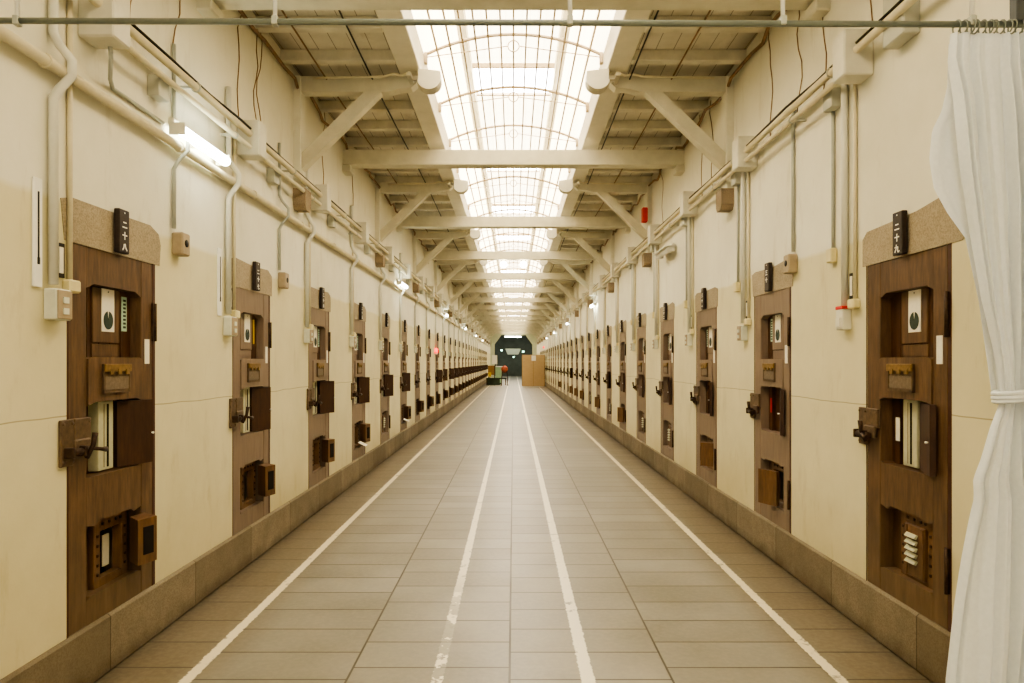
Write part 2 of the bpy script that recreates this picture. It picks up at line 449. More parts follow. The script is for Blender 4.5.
# ------------------------------------------------------------------ roof timbers
tb = MB().box(-W-.02, W+.02, -.075, .075, -.155, .0, 0, .006); tb.box(-W-.02, W+.02, -.09, .09, -.19, -.155, 0, .004)
tb = tb.mesh('tie_beam', 'beam')
pad = MB().box(-.10, .04, -.10, .10, -.28, -.196, 0, .01).mesh('bearing_pad', 'beam')
for k in range(0, 15):
    nth = ORD[k] if k >= 0 else ''
    lab = f'white painted tie beam across the corridor, {nth} one in view from the camera' if k >= 0 else 'white painted tie beam above and behind the camera'
    b = tag(link('tie_beam', tb, None, (0, 4.62+3.855*k, 4.215)), lab, 'beam', 'tie beams across the corridor')
    for s in (-1, 1): link('bearing_pad', pad, b, (s*(W-.06) if s < 0 else W-.06+.06, 0, 0))
def bracket(s):
    t = link('hammer_beam_bracket', None)
    hb = MB().prism([(0,.0),(1.12,.0),(1.16,-.03),(1.17,-.07),(1.12,-.11),(1.0,-.12),(.9,-.15),(0,-.15)], -.06, .06).mesh('hammer_beam', 'beam')
    link('hammer_beam', hb, t)
    link('brace', MB().bar((.02,0,-.86), (.80,0,-.10), .11, .115).mesh('brace', 'beam'), t)
    link('wall_post', MB().box(-.01, .07, -.08, .08, -1.08, -.0, 0, .006).mesh('wall_post', 'plaster'), t)
    cb = MB().prism([(-.09,.2),(-.09,.05),(-.06,0),(.06,0),(.09,.05),(.09,.2)], -.12, .0).mesh('corbel', 'corbel')
    link('corbel', cb, t, (0, 0, -1.28), PI/2)
    return t
br = bracket(1)
lamp = link('dome_uplight', None)
prof = [(-.10,.0),(.105,-.02),(.11,-.09)]+[(.0+.11*math.cos(q), -.09-.10*math.sin(q)) for q in [PI*i/12 for i in range(1, 12)]]+[(-.10,-.08)]
link('shade', MB().prism(prof, -.07, .07).mesh('shade', 'lampdome'), lamp)
link('arm', MB().box(-.20,-.09,-.02,.02,-.08,-.045).box(-.20,-.16,-.105,.105,-.08,-.045).mesh('arm', 'lampdome'), lamp)
link('glass', MB().add([(-.09,-.06,.003),(.095,-.06,-.016),(.095,.06,-.016),(-.09,.06,.003)], [(0,1,2,3)]).mesh('glass', 'box'), lamp)
link('cable', MB().tube([(-.10,0,-.02),(-.16,0,.02),(-.2,0,-.01),(-.26,0,-.04),(-.34,0,-.02),(-.42,0,-.045),(-1.1,0,-.06)], .010, 6).mesh('cable', 'pipe'), lamp)
first = True
for k in range(0, 14):
    for s in (-1, 1):
        y = 6.59+3.855*k
        o = br if first else dup(br); l = lamp if first else dup(lamp); first = False
        # bracket local +x points away from its wall
        o.location = (s*W, y, 4.335); o.rotation_euler = (0, 0, 0 if s < 0 else PI)
        l.location = (s*.79, y-.16, 4.335); l.rotation_euler = (0, 0, PI if s > 0 else 0)
        w_ = ORD[k] if k >= 0 else 'nearest hidden'
        tag(o, f'white hammer beam and diagonal brace, {w_} along the {SIDE[s]} wall', 'bracket', 'roof brackets')
        tag(l, f'pale lamp with half-round shade at the tip of the {w_} {SIDE[s]} hammer beam', 'lamp', 'dome lamps')

# ------------------------------------------------------------------ cell doors
def frame_mesh():
    m = MB(); t0, t1 = -.0, .10          # y: front 0 to back .07
    m.box(0, .14, t0, t1, 0, DH, 0, .004); m.box(.63, .748, t0, t1, 0, DH, 0, .004)
    a, b = .14, .63
    m.prism([(a,DH),(a,1.665),(.20,1.69),(.57,1.69),(b,1.665),(b,DH)], .002, t1)                    # top rail
    m.prism([(a,1.315),(a,1.085),(.20,1.10),(.57,1.10),(b,1.085),(b,1.315),(.6,1.325),(.17,1.325)], -.008, t1)      # lock rail
    m.prism([(a,.735),(a,.49),(.21,.475),(.24,.495),(.53,.495),(.56,.475),(b,.49),(b,.735),(.6,.725),(.17,.725)], .002, t1)
    m.prism([(a,.125),(a,0),(b,0),(b,.125),(.6,.135),(.17,.135)], .002, t1)
    return m.mesh('frame', 'wood')
def back_mesh():
    m = MB()
    for i in range(5):
        u0 = .14+.098*i; m.box(u0+.003, u0+.095, .062, .08, 1.31, 1.70)
    m.box(.13, .64, .076, .10, 1.30, 1.70)
    m.box(.13, .215, .07, .1, .72, 1.10); m.box(.56, .64, .07, .1, .72, 1.10)
    m.box(.13, .64, .096, .105, .72, 1.10)
    m.box(.13, .27, .075, .1, .12, .5); m.box(.57, .64, .075, .1, .12, .5)
    return m.mesh('back_panel', 'wood_in')
def view_mesh():
    m = MB(); m.box(.27, .50, .050, .066, 1.40, 1.685, 0, .003); m.box(.27, .50, .056, .066, 1.325, 1.395, 0, .003)
    return m.mesh('viewing_shutter', 'wood')
def holder_parts(d):
    m = MB(); m.box(.25,.49,-.020,-.008,1.14,1.155); m.box(.25,.262,-.02,-.008,1.14,1.29); m.box(.478,.49,-.02,-.008,1.14,1.29); m.box(.25,.49,-.014,-.008,1.14,1.29)
    h = link('card_holder', m.mesh('card_holder', 'rust'), d)
    link('card', MB().box(.266,.474,-.018,-.014,1.158,1.225).mesh('card', 'card'), h)
    m = MB().box(.25,.49,-.028,-.010,1.25,1.29,0,.003)
    for u in (.29,.36,.43): m.box(u, u+.03, -.031,-.024,1.236,1.262)
    link('hook_rail', m.mesh('hook_rail', 'brass'), h)
def slot_mesh():
    m = MB(); m.box(.30,.43,.040,.096,.735,1.095,0,.003)
    m.box(.372,.384,.036,.041,.75,1.08, 1); m.box(.345,.349,.038,.041,.75,1.08, 2)
    return m.mesh('slot_panel', 'slot', 'dark', 'card')
def flap_mesh(a, b):
    m = MB(); m.bar((a[0],-a[1],.91), (b[0],-b[1],.91), .028, .355)
    return m.mesh('hatch_flap', 'flap')
def flap_knob(b):
    return MB().lathe([(0,-.016),(.006,-.014),(.006,-.008),(.003,0)], (b[0]-.02,-b[1]-.012,.90), 'Y', 10).mesh('knob', 'white')
def hframe_mesh():
    m = MB(); o0, o1, y = .27, .57, .045
    m.box(o0,.325,y,.10,.13,.485,0,.004); m.box(.515,o1,y,.10,.13,.485,0,.004); m.box(.32,.52,y,.10,.42,.485,0,.004); m.box(.32,.52,y,.10,.13,.175,0,.004)
    for z in (.20,.25,.30,.35,.40):
        for u in (.298,.542): m.box(u-.007,u+.007,y-.006,y,z-.007,z+.007, 1)
    for u in (.34,.4,.46,.5): m.box(u-.007,u+.007,y-.006,y,.45,.464, 1)
    return m.mesh('food_hatch_frame', 'hatch', 'iron')
def obox(c4, z0, z1):            # four plan corners (u, n)
    vs = [(u, -n, z) for z in (z0, z1) for u, n in c4]
    return vs, [(3,2,1,0),(4,5,6,7),(0,1,5,4),(1,2,6,5),(2,3,7,6),(3,0,4,7)]
def hatch_open():
    m = MB(); m.add(*obox([(.55,-.02),(.46,.075),(.58,.115),(.66,.0)], .20, .445))
    return m.mesh('food_hatch_door', 'hatch')
def hatch_open_win():
    B, Cc = Vector((.46,.075)), Vector((.58,.115)); d = (Cc-B); nn = Vector((-d.y, d.x)).normalized()*.004
    p, q = B+d*.28+nn, B+d*.80+nn
    m = MB(); m.add(*obox([tuple(p-nn*2), tuple(p), tuple(q), tuple(q-nn*2)], .25, .40))
    return m.mesh('hatch_window', 'dark')
def hatch_half():
    m = MB(); m.add(*obox([(.52,-.01),(.34,.07),(.36,.10),(.54,.02)], .155, .43)); return m.mesh('food_hatch_door', 'hatch')
def hatch_shut():
    m = MB(); m.box(.33,.51,.03,.06,.155,.43,0,.004); m.box(.335,.36,.024,.032,.16,.425); m.box(.48,.505,.024,.032,.16,.425)
    return m.mesh('food_hatch_door', 'hatch')
def louver_mesh():
    m = MB()
    for i in range(5):
        z = .225+.034*i; m.add([(.365,.02,z),(.455,.02,z),(.455,.006,z+.006),(.365,.006,z+.006),(.365,.031,z+.022),(.455,.031,z+.022),(.455,.022,z+.026),(.365,.022,z+.026)],
              [(0,1,2,3),(4,5,6,7),(0,1,5,4),(1,2,6,5),(2,3,7,6),(3,0,4,7)])
    return m.mesh('louver', 'slot')
def lock_parts(d):
    m = MB(); m.box(-.075,.02,-.016,-.001,.81,1.03,0,.004); m.box(.02,.145,-.02,-.001,.92,1.03,0,.004); m.box(.01,.13,-.03,-.012,.86,.93,0,.006)
    for u, z in ((-.06,.83),(-.06,1.01),(.005,.83),(.005,1.01),(.13,1.01)): m.lathe([(.0,-.022),(.007,-.021),(.009,-.016)], (u,0,z), 'Y', 8)
    l = link('bolt_lock', m.mesh('bolt_lock', 'rust'), d)
    m = MB(); m.tube([(-.05,-.04,.875),(.10,-.04,.875)], .017, 10); m.box(-.055,-.035,-.06,-.012,.85,.90,0,.004); m.box(.035,.055,-.06,-.012,.85,.90,0,.004)
    link('bolt', m.mesh('bolt', 'iron'), l)
    m = MB(); m.tube([(.065,-.045,.84),(.07,-.075,.90),(.075,-.082,.96)], [.013,.011,.014], 10)
    m.tube([(.07,-.07,.885),(.12,-.085,.875),(.155,-.085,.87)], [.009,.009,.014], 10)
    link('handle', m.mesh('handle', 'iron'), l)
def hinge_mesh():
    m = MB(); m.box(.735,.765,-.012,0,-.11,.11,0,.003); m.tube([(.757,-.012,-.11),(.757,-.012,.11)], .010, 8)
    return m.mesh('hinge', 'iron')
FLAPS = [((.465,-.05),(.68,.03)), ((.53,-.045),(.70,.07)), ((.61,-.02),(.74,.10)), ((.20,-.03),(.58,-.03))]
fm = [(flap_mesh(*f), flap_knob(f[1])) for f in FLAPS]
HM = {'open': (hatch_open(), 'hatch_window', hatch_open_win()), 'half': (hatch_half(), None, None), 'shut': (hatch_shut(), 'louver', louver_mesh())}
hm_ = hinge_mesh()
proto = link('door', None)
link('frame', frame_mesh(), proto); link('back_panel', back_mesh(), proto); link('viewing_shutter', view_mesh(), proto)
holder_parts(proto); sp_ = link('slot_panel', slot_mesh(), proto); sp_['_s'] = 1; link('food_hatch_frame', hframe_mesh(), proto); lock_parts(proto)
for z in (1.53, .29): link('hinge', hm_, proto, (0, 0, z))
link('jamb', MB().box(.75,.78,.0,.08,0,DH).box(-.012,-.001,-.002,.04,0,DH).box(.0,.78,.04,.085,DH-.01,DH).mesh('jamb', 'jamb'), proto)
link('label_strip', MB().box(.665,.712,-.003,0,1.29,1.43).mesh('label_strip', 'paper'), proto)
STATE = {-1: ['open','open','open','open','shut','open','open','open','half','open','open'], 1: ['shut','half','open','shut','shut','half','shut','open','shut','open','open','open','shut','shut','open']}
FL = {-1: [0,0,1,1,1,1,3,3,2,1,2], 1: [0,0,0,0,0,0,1,0,0,0,0,2]}
# number plaques -----------------------------------------------------------
K = {'一': [[(.08,.5),(.92,.5)]], '二': [[(.2,.75),(.8,.75)],[(.05,.2),(.95,.2)]],
 '三': [[(.15,.85),(.85,.85)],[(.22,.52),(.78,.52)],[(.05,.15),(.95,.15)]],
 '四': [[(.1,.85),(.1,.1)],[(.1,.14),(.9,.14)],[(.9,.1),(.9,.85),(.1,.85)],[(.38,.85),(.36,.55),(.22,.4)],[(.62,.85),(.62,.45),(.8,.42)]],
 '五': [[(.12,.88),(.88,.88)],[(.48,.88),(.36,.1)],[(.18,.52),(.76,.52),(.72,.1)],[(.05,.1),(.95,.1)]],
 '六': [[(.5,.95),(.5,.72)],[(.05,.65),(.95,.65)],[(.36,.48),(.12,.08)],[(.62,.48),(.9,.08)]],
 '七': [[(.06,.5),(.92,.62)],[(.42,.92),(.42,.15),(.55,.08),(.9,.08),(.92,.22)]],
 '八': [[(.38,.8),(.3,.4),(.06,.08)],[(.55,.85),(.68,.4),(.95,.08)]],
 '九': [[(.08,.62),(.7,.66),(.66,.15),(.74,.06),(.94,.08),(.95,.22)],[(.4,.95),(.38,.5),(.08,.06)]],
 '十': [[(.05,.55),(.95,.55)],[(.5,.95),(.5,.05)]]}
def kanji(n):
    t, o = divmod(n, 10); s = ''
    if t: s += ('' if t == 1 else '一二三四五六七八九'[t-1])+'十'
    if o: s += '一二三四五六七八九'[o-1]
    return s
def numeral(n):
    s = kanji(n); m = MB(); sz = .046; top = .185
    for q, ch in enumerate(s):
        z0 = top-(q+1)*.058
        for st in K[ch]:
            for (x0, y0), (x1, y1) in zip(st, st[1:]):
                a = (-sz/2+x0*sz, -.0325, z0+y0*sz); b = (-sz/2+x1*sz, -.0325, z0+y1*sz)
                m.bar(a, b, .003, .0062, 0, (0,0,1)) if abs(x1-x0) > .05 else m.bar(a, b, .0062, .003, 0, (0,1,0))
    m.lathe([(0,-.034),(.004,-.034),(.004,-.03)], (0,0,.212), 'Y', 8)
    return m.mesh('numeral', 'white')
pb = MB().box(-.046,.046,-.032,.0,0,.23,0,.004).mesh('number_plaque', 'plaque')
def tag_mesh():
    m = MB(); m.box(-.055,.055,-.004,0,0,.225)
    pts = [(0,.058)]
    for i in range(25):
        a = math.radians(100+ (340)*i/24)
        pts.append((.042*math.cos(a), .06+.048*math.sin(a)))
    m.prism(pts, -.006, -.004, 1); m.lathe([(0,-.006),(.004,-.006),(.004,-.004)], (0,0,.21), 'Y', 8, 1)
    return m.mesh('name_tag', 'paper', 'leaf')
TM = tag_mesh()
def strip_tag():
    m = MB(); m.box(-.024,.024,-.004,0,0,.19)
    for i in range(8): m.box(-.012,.012,-.006,-.004,.016+.021*i,.028+.021*i, 1)
    return m.mesh('slip_tag', 'greentag', 'leaf')
SM = strip_tag(); YM = MB().box(-.012,.012,-.004,0,0,.20).mesh('yellow_slip', 'yellow')
WM = MB().box(-.018,.018,-.004,0,0,.13).mesh('pale_slip', 'paper')
n = 0; firstdoor = True
for s in (-1, 1):
    for i in range(ND):
        n += 1; num = 28-i if s < 0 else 29+i
        d = proto if firstdoor else None
        if d is None:
            d = proto.copy(); C.objects.link(d)
            for k in kids(proto):
                if k.get('_v') or (s > 0 and i > 0 and k.get('_s')): continue
                dup(k, d)
        firstdoor = False
        d.name = f'door_{n}'; d.location = wloc(s, doory(s, i), SILL); d.rotation_euler = (0, 0, rot(s))
        fi = (FL[s][i] if i < len(FL[s]) else (2 if s < 0 else 0))
        f = link('hatch_flap', fm[fi][0], d); f['_v'] = 1; kn = link('knob', fm[fi][1], f)
        stt = STATE[s][i] if i < len(STATE[s]) else ('open' if s < 0 else 'shut')
        hmesh, nm2, sub = HM[stt]
        h = link('food_hatch_door', hmesh, d); h['_v'] = 1
        if nm2: link(nm2, sub, h)
        where = f'{ORD[i]} from the camera on the {SIDE[s]} wall'
        tag(d, f'dark brown wooden cell door, {where}', 'door', 'cell doors', 'structure')
        p = tag(link('number_plaque', pb, None, wloc(s, doory(s, i)+.39*(-s), SILL+DH+.005, .012), rot(s)),
                f'dark number plaque reading {words(num)} in white, above the {ORD[i]} {SIDE[s]} door', 'sign', 'door number plaques')
        link('numeral', numeral(num), p)
        y = doory(s, i)-s*.395
        tag(link('name_tag', TM, None, wloc(s, y, SILL+1.46, -.05), rot(s)),
            f'white tag with dark leaf print on the {ORD[i]} door of the {SIDE[s]} wall', 'tag', 'leaf tags on the doors')
        if i < 8:
            y = doory(s, i)-s*(.565 if s < 0 or i == 0 else .235)
            if (s, i) in ((-1, 1), (1, 0)):
                tag(link('yellow_slip', YM, None, wloc(s, y, SILL+1.45, -.062), rot(s)), f'narrow yellow slip on the {ORD[i]} door of the {SIDE[s]} wall', 'tag')
            else:
                tag(link('slip_tag', SM, None, wloc(s, y, SILL+1.47, -.062), rot(s)),
                    f'narrow pale green slip with writing on the {ORD[i]} door of the {SIDE[s]} wall', 'tag', 'green slips on the doors')
LM = MB().add([(-.08,-.10,0),(.08,-.10,0),(.08,0,.05),(-.08,0,.05),(-.08,-.10,-.004),(.08,-.10,-.004),(.08,0,.046),(-.08,0,.046)], [(0,1,2,3),(7,6,5,4),(0,1,5,4),(1,2,6,5),(2,3,7,6),(3,0,4,7)]).mesh('leaflet', 'paper')
for i in (3, 5):
    tag(link('leaflet', LM, None, wloc(-1, doory(-1, i)+.40, SILL+.165), rot(-1)), f'white leaflet sticking out of the food hatch of the {ORD[i]} left door', 'paper')
for s, i, m_, lab in ((1, 0, WM, 'small white paper slip inside the open hatch of the first right door'),
                      (-1, 0, MB().box(-.03,.03,-.004,0,0,.17).mesh('pale_slip', 'paper'), 'small pale patch inside the low food hatch of the first left door')):
    u, z = (.235, .86) if s > 0 else (.49, .195)  # the left slab stands for a pale spot in the hatch
    tag(link('pale_slip', m_, None, wloc(s, doory(s, i)-s*u, SILL+z, -.05 if s > 0 else -.12), rot(s)), lab, 'paper')
tag(link('red_slip', MB().box(-.012,.012,-.004,0,0,.12).mesh('red_slip', 'red'), None, wloc(1, doory(1, 1)-.25, SILL+.88, -.05), rot(1)),
    'small red slip inside the open hatch of the second right door', 'paper')

# ------------------------------------------------------------------ pipes and conduits
def run(s, out, z, r, mat, name, label, cat='pipe', y0=Y0, y1=Y1-.2, cl=None):
    m = MB().tube([(s*(W-out), y0, z), (s*(W-out), y1, z)], r, 12)
    return solo(name, m, mat, label, cat)
def clip_mesh(r, out):
    m = MB().ring((0, -out, 0), r+.004, .006, 'X', 14, 5); m.box(-.008,.008,-out,.0,-.008,.008); return m
p = run(-1, .042, 2.925, .026, 'pipe', 'water_pipe', 'thick cream pipe running along the left wall below the conduits')
cm = clip_mesh(.026, .042).mesh('clip', 'pipe')
for k in range(40): link('clip', cm, p, wloc(-1, 3.0+1.2*k, 2.925), rot(-1))
for s in (-1, 1):
    zt, zb = (3.33, 3.23) if s < 0 else (3.42, 3.335)
    nm = SIDE[s]
    st = 3.42 if s < 0 else Y0
    p = run(s, .10, zt, .024, 'pipe', 'conduit', f'upper of the two cream conduits high along the {nm} wall')
    cm = clip_mesh(.024, .10).mesh('clip', 'boxg')
    for k in range(26): link('clip', cm, p, wloc(s, 4.3+BAY*k, zt), rot(s))
    p = run(s, .10, zb, .018, 'pipe', 'conduit', f'lower thinner cream conduit high along the {nm} wall', y0=3.3 if s < 0 else 4.0)
    cm = clip_mesh(.018, .10).mesh('clip', 'boxg')
    for k in range(25): link('clip', cm, p, wloc(s, 4.9+BAY*k, zb), rot(s))
    m = MB(); r = random.Random(3)
    pts = [(s*(W-.10+r.uniform(-.008,.008)), 3.5+.5*k, zt+.032+r.uniform(0,.012)) for k in range(90)]
    solo('cable', m.tube(pts, .009, 6), 'black', f'thin black cable lying on top of the upper {nm} conduit', 'cable')
    # pull boxes on the runs, one per bay
    yb = 3.36 if s < 0 else 4.05
    bx = MB().box(-.075,.075,-.175,0,0,.27,0,.008).mesh('pull_box', 'box')
    bs = MB().box(-.06,.06,-.07,0,0,.12,0,.004).mesh('small_box', 'boxg')
    for k in range(24):
        tag(link('pull_box', bx, None, wloc(s, yb+BAY*k, zb-.06), rot(s)), f'white pull box on the conduits, {ORD[k]} along the {nm} wall', 'junction box', 'conduit pull boxes')
        yy = (3.97 if s < 0 else 4.42)+BAY*k
        if k < 16:
            tag(link('outlet_box', bs, None, wloc(s, yy, zb-.1), rot(s)), f'small grey box behind the conduits, {ORD[k]} along the {nm} wall', 'junction box', 'small conduit boxes')
# thin grey conduit bending under the left pull box
m = MB().tube([(-W+.09,3.40,3.2),(-W+.09,3.41,3.12),(-W+.05,3.47,3.04),(-W+.011,3.56,3.025),(-W+.011,4.07,3.025)], .011, 8)
solo('bent_conduit', m, 'pipeg', 'thin grey conduit curving down from the nearest left pull box', 'pipe')

def drop(s, y, z0, z1, r, mat, out=.02, jog=None):
    pts = [(0,-out,z1-z0)]
    if jog: 
        j = jog-z0; pts += [(0,-out,j+.16),(.01,-out-.02,j+.11),(.035,-.085,j+.05),(.035,-.085,j-.02),(.01,-out-.02,j-.09),(0,-out,j-.14)]
    pts.append((0,-out,0)); return MB().tube(pts, r, 8)
def switch_box(kind):
    m = MB()
    if kind == 'switch':
        m.box(-.055,.055,-.06,0,0,.14,0,.006); m.box(-.05,.05,-.066,-.06,.005,.135,1,.003)
        for z in (.04,.09): m.box(-.018,.018,-.072,-.066,z-.014,z+.014,0)
        return m.mesh('switch_box', 'boxgr', 'boxt')
    if kind == 'intercom':
        m.box(-.05,.05,-.07,0,0,.14,0,.008); m.lathe([(0,-.074),(.022,-.074),(.024,-.07)], (.0,0,.075), 'Y', 16, 1)
        return m.mesh('call_box', 'boxt', 'black')
    if kind == 'redtop':
        m.box(-.045,.045,-.06,0,0,.13,0,.006); m.box(-.025,.025,-.07,-.06,.02,.075,0)
        return m.mesh('alarm_box', 'box', 'red')
SWM, ICM, RTM = (switch_box(k) for k in ('switch','intercom','redtop'))
REDCAP = MB().box(-.046,.046,-.062,-.005,.13,.15,0,.003).mesh('red_cap', 'red')
CHM = MB().box(-.028,.028,-.012,0,0,.16,0,.002).mesh('card_frame', 'black')
CHW = MB().box(-.014,.014,-.015,-.012,.02,.14).mesh('card', 'paper')
CBM = MB().box(-.04,.04,-.045,0,0,.06,0,.008).mesh('cap_box', 'boxc')
BLM = MB().box(-.035,.035,-.045,0,0,.09,0,.006).mesh('end_box', 'boxc')
THM = MB().box(-.028,.028,-.012,0,0,.48,0,.003).box(-.004,.004,-.015,-.012,.1,.42,1).box(-.006,.006,-.016,-.012,.1,.13,1).mesh('wall_gauge', 'white', 'black')
for s in (-1, 1):
    nm = SIDE[s]; jog = 2.925 if s < 0 else None
    yA, yB, yC, yD = (3.08, 3.21, 4.19, 3.15) if s < 0 else (4.28, 4.17, 5.09, 4.22)
    dA = drop(s, 0, 1.95, 3.6, .021, None, .025, jog).mesh('riser_conduit', 'pipew')
    dB = drop(s, 0, 1.98, 3.3, .012, None, .014).mesh('thin_conduit', 'pipe')
    dC = drop(s, 0, 2.42, 3.55, .013, None, .016, jog).mesh('riser_conduit', 'pipeg')
    dE = drop(s, 0, 2.33, 3.28, .012, None, .012).mesh('thin_conduit', 'pipeg')
    for k in range(20):
        wk = f'{ORD[k]} bay of the {nm} wall'
        tag(link('riser_conduit', dA, None, wloc(s, yA+BAY*k, 1.95), rot(s)), f'white vertical conduit down to the switch box, {wk}', 'pipe', 'white riser conduits')
        if k < 12:
            tag(link('thin_conduit', dB, None, wloc(s, yB+BAY*k, 1.98), rot(s)), f'thin cream vertical conduit beside the white one, {wk}', 'pipe', 'thin cream conduits')
            tag(link('cap_box', CBM, None, wloc(s, yB+BAY*k, 1.925), rot(s)), f'small cream cap box beside the door, {wk}', 'box', 'cream cap boxes')
            cf = tag(link('card_frame', CHM, None, wloc(s, yD+BAY*k, 1.99), rot(s)), f'small dark card frame beside the door, {wk}', 'card holder', 'card frames')
            link('card', CHW, cf)
        if s > 0 and k == 0:
            b = tag(link('alarm_box', RTM, None, wloc(s, yA, 1.80), rot(s)), 'white box with a red cap beside the first right door', 'alarm box')
            link('red_cap', REDCAP, b)
        else:
            tag(link('switch_box', SWM, None, wloc(s, yA+BAY*k+(.02 if s < 0 else 0), 1.79), rot(s)), f'pale cream switch box below the white conduit, {wk}', 'switch', 'switch boxes')
        if k < (2 if s < 0 else 1): tag(link('riser_conduit', dC, None, wloc(s, yC+BAY*k, 2.42), rot(s)), f'grey vertical conduit ending at the call box, {wk}', 'pipe', 'grey riser conduits')
        if k < (2 if s < 0 else 1): tag(link('call_box', ICM, None, wloc(s, yC+.05+BAY*k if s < 0 else yC+BAY*k, 2.26), rot(s)), f'taupe call box with round black centre, {wk}', 'call box', 'call boxes')
        if s > 0 and k < 12:
            tag(link('end_box', BLM, None, wloc(s, 4.46+BAY*k, 2.25), rot(s)), f'small cream box ending a thin grey conduit, {wk}', 'box', 'plain end boxes')
            tag(link('thin_conduit', dE, None, wloc(s, 4.46+BAY*k, 2.33), rot(s)), f'thin grey conduit down from the small box, {wk}', 'pipe', 'thin grey conduits')
tag(link('wall_gauge', THM, None, wloc(-1, 3.0, 1.93), rot(-1)), 'white upright gauge strip on the left wall near the first door', 'gauge')
tag(link('wall_gauge', THM, None, wloc(-1, 4.86, 1.93), rot(-1)), 'white upright gauge strip on the left wall before the second door', 'gauge')
solo('fuse_box', MB().box(-.07,.07,-.08,0,0,.3,0,.006), 'boxg', 'grey fuse box at the top of the left wall near the camera', 'box', None, wloc(-1, 3.08, 3.30), rot(-1))
solo('fuse_box', MB().box(-.1,.1,-.09,0,0,.35,0,.006), 'boxg', 'grey fuse box at the top of the right wall beside the curtain rail', 'box', None, wloc(1, 3.62, 3.3), rot(1))

# brown wires hanging down the upper walls
wi = 0
for s, ys in ((-1, [(3.75,.03),(4.25,.05),(5.2,.02),(5.55,.05),(5.62,.06),(7.5,.04),(8.9,.03)]), (1, [(4.0,.02),(4.6,.03),(5.0,.05),(5.55,.03),(7.2,.04),(7.6,.02),(9.6,.04)])):
    for j, (y, w) in enumerate(ys):
        wi += 1; r = random.Random(wi)
        pts = [(s*(W-.004), y+w*math.sin(q*1.3+wi)+(.07 if q < 2 else 0), 4.38-.95*q/8) for q in range(9)]
        solo('loose_wire', MB().tube(pts, .0042, 5), 'wire', f'thin brown wire hanging on the upper {SIDE[s]} wall, {ORD[j]} from the camera', 'wire', 'loose wires')
# cables along the ceiling
for s, x, mat, lab in ((-1,-1.34,'black','dark cable strung along the left ceiling, nearer the skylight'), (-1,-1.78,'wire','brown cable strung along the left ceiling near the wall'),
                  (1,1.12,'black','dark cable strung along the right ceiling beside the skylight'), (1,1.52,'wire','brown cable strung along the right ceiling near the wall')):
    pts = [(x+.01*math.sin(k), 1+1.2*k, 4.305+.006*math.cos(k*1.7)) for k in range(40)]
    solo('ceiling_cable', MB().tube(pts, .008, 5), mat, lab, 'cable')
for s in (-1, 1):
    r = random.Random(5+s)
    pts = [(s*(W-.05+r.uniform(-.03,.03)), 1.5+.22*k, 4.25+r.uniform(-.04,.04)) for k in range(200)]
    solo('cable_bundle', MB().tube(pts, .016, 6), 'wire', f'tangled brown cable along the top corner of the {SIDE[s]} wall', 'cable')
solo('alarm_lamp', MB().box(-.06,.06,-.08,0,0,.22,0,.01), 'red', 'red alarm lamp high on the right wall by a roof post', 'alarm', None, wloc(1, 10.37, 3.72, .07), rot(1))
solo('alarm_lamp', MB().lathe([(0,-.09),(.05,-.085),(.07,-.05),(.075,0)], axis='Y', n=14), 'redglow', 'small glowing red lamp between doors on the left wall', 'alarm', None, wloc(-1, 18.2, 1.9), rot(-1))
solo('alarm_lamp', MB().lathe([(0,-.09),(.05,-.085),(.07,-.05),(.075,0)], axis='Y', n=14), 'redglow', 'small glowing red lamp far along the right wall', 'alarm', None, wloc(1, 46.5, 2.6), rot(1))

# ------------------------------------------------------------------ wall fluorescents
def fluor(s, y, z, lit, label):
    t = tag(link('fluorescent_lamp', None, None, wloc(s, y, z), rot(s)), label, 'lamp', 'wall fluorescents')
    m = MB().box(-.33,.33,-.06,-.02,.03,.075,0,.006); m.box(-.03,.03,-.03,0,.0,.06)
    m.box(-.33,-.315,-.125,-.03,-.026,.045); m.box(.315,.33,-.125,-.03,-.026,.045)
    link('lamp_body', m.mesh('lamp_body', 'box'), t)
    link('tube', MB().tube([(-.315,-.10,.0),(.315,-.10,.0)], .034, 12).mesh('tube', 'tube' if lit else 'white'), t)
    if not lit:
        link('reflector', MB().add([(-.33,-.03,.05),(.33,-.03,.05),(.33,-.17,.035),(-.33,-.17,.035),(-.33,-.03,.04),(.33,-.03,.04),(.33,-.17,.025),(-.33,-.17,.025)],
              [(0,1,2,3),(7,6,5,4),(0,1,5,4),(1,2,6,5),(2,3,7,6),(3,0,4,7)]).mesh('reflector', 'box'), t)
for j, y in enumerate((4.43, 12.4, 20.3, 28.3, 36.2, 44)):
    fluor(-1, y, 2.995, True, f'lit fluorescent lamp on the left wall, {ORD[j]} from the camera')
fluor(1, 9.1, 3.05, False, 'unlit fluorescent lamp with reflector on the right wall')
for j, y in enumerate((17.3, 25.3, 33.4, 41)):
    fluor(1, y, 3.03, True, f'lit fluorescent lamp on the right wall, {ORD[j]} from the camera')
for s in (-1, 1):
    t = tag(link('globe_lamp', None, None, (s*.235, 16.185, 4.05)), f'{SIDE[s]} one of two glowing globe lamps hung under the fourth tie beam', 'lamp', 'globe lamps')
    link('stem', MB().tube([(0,0,.0),(0,0,-.06)], .012, 8).mesh('stem', 'box'), t)
    link('globe', MB().lathe([(.0,-.22),(.05,-.21),(.085,-.17),(.09,-.13),(.07,-.08),(.02,-.06)], n=16).mesh('globe', 'bulb'), t)

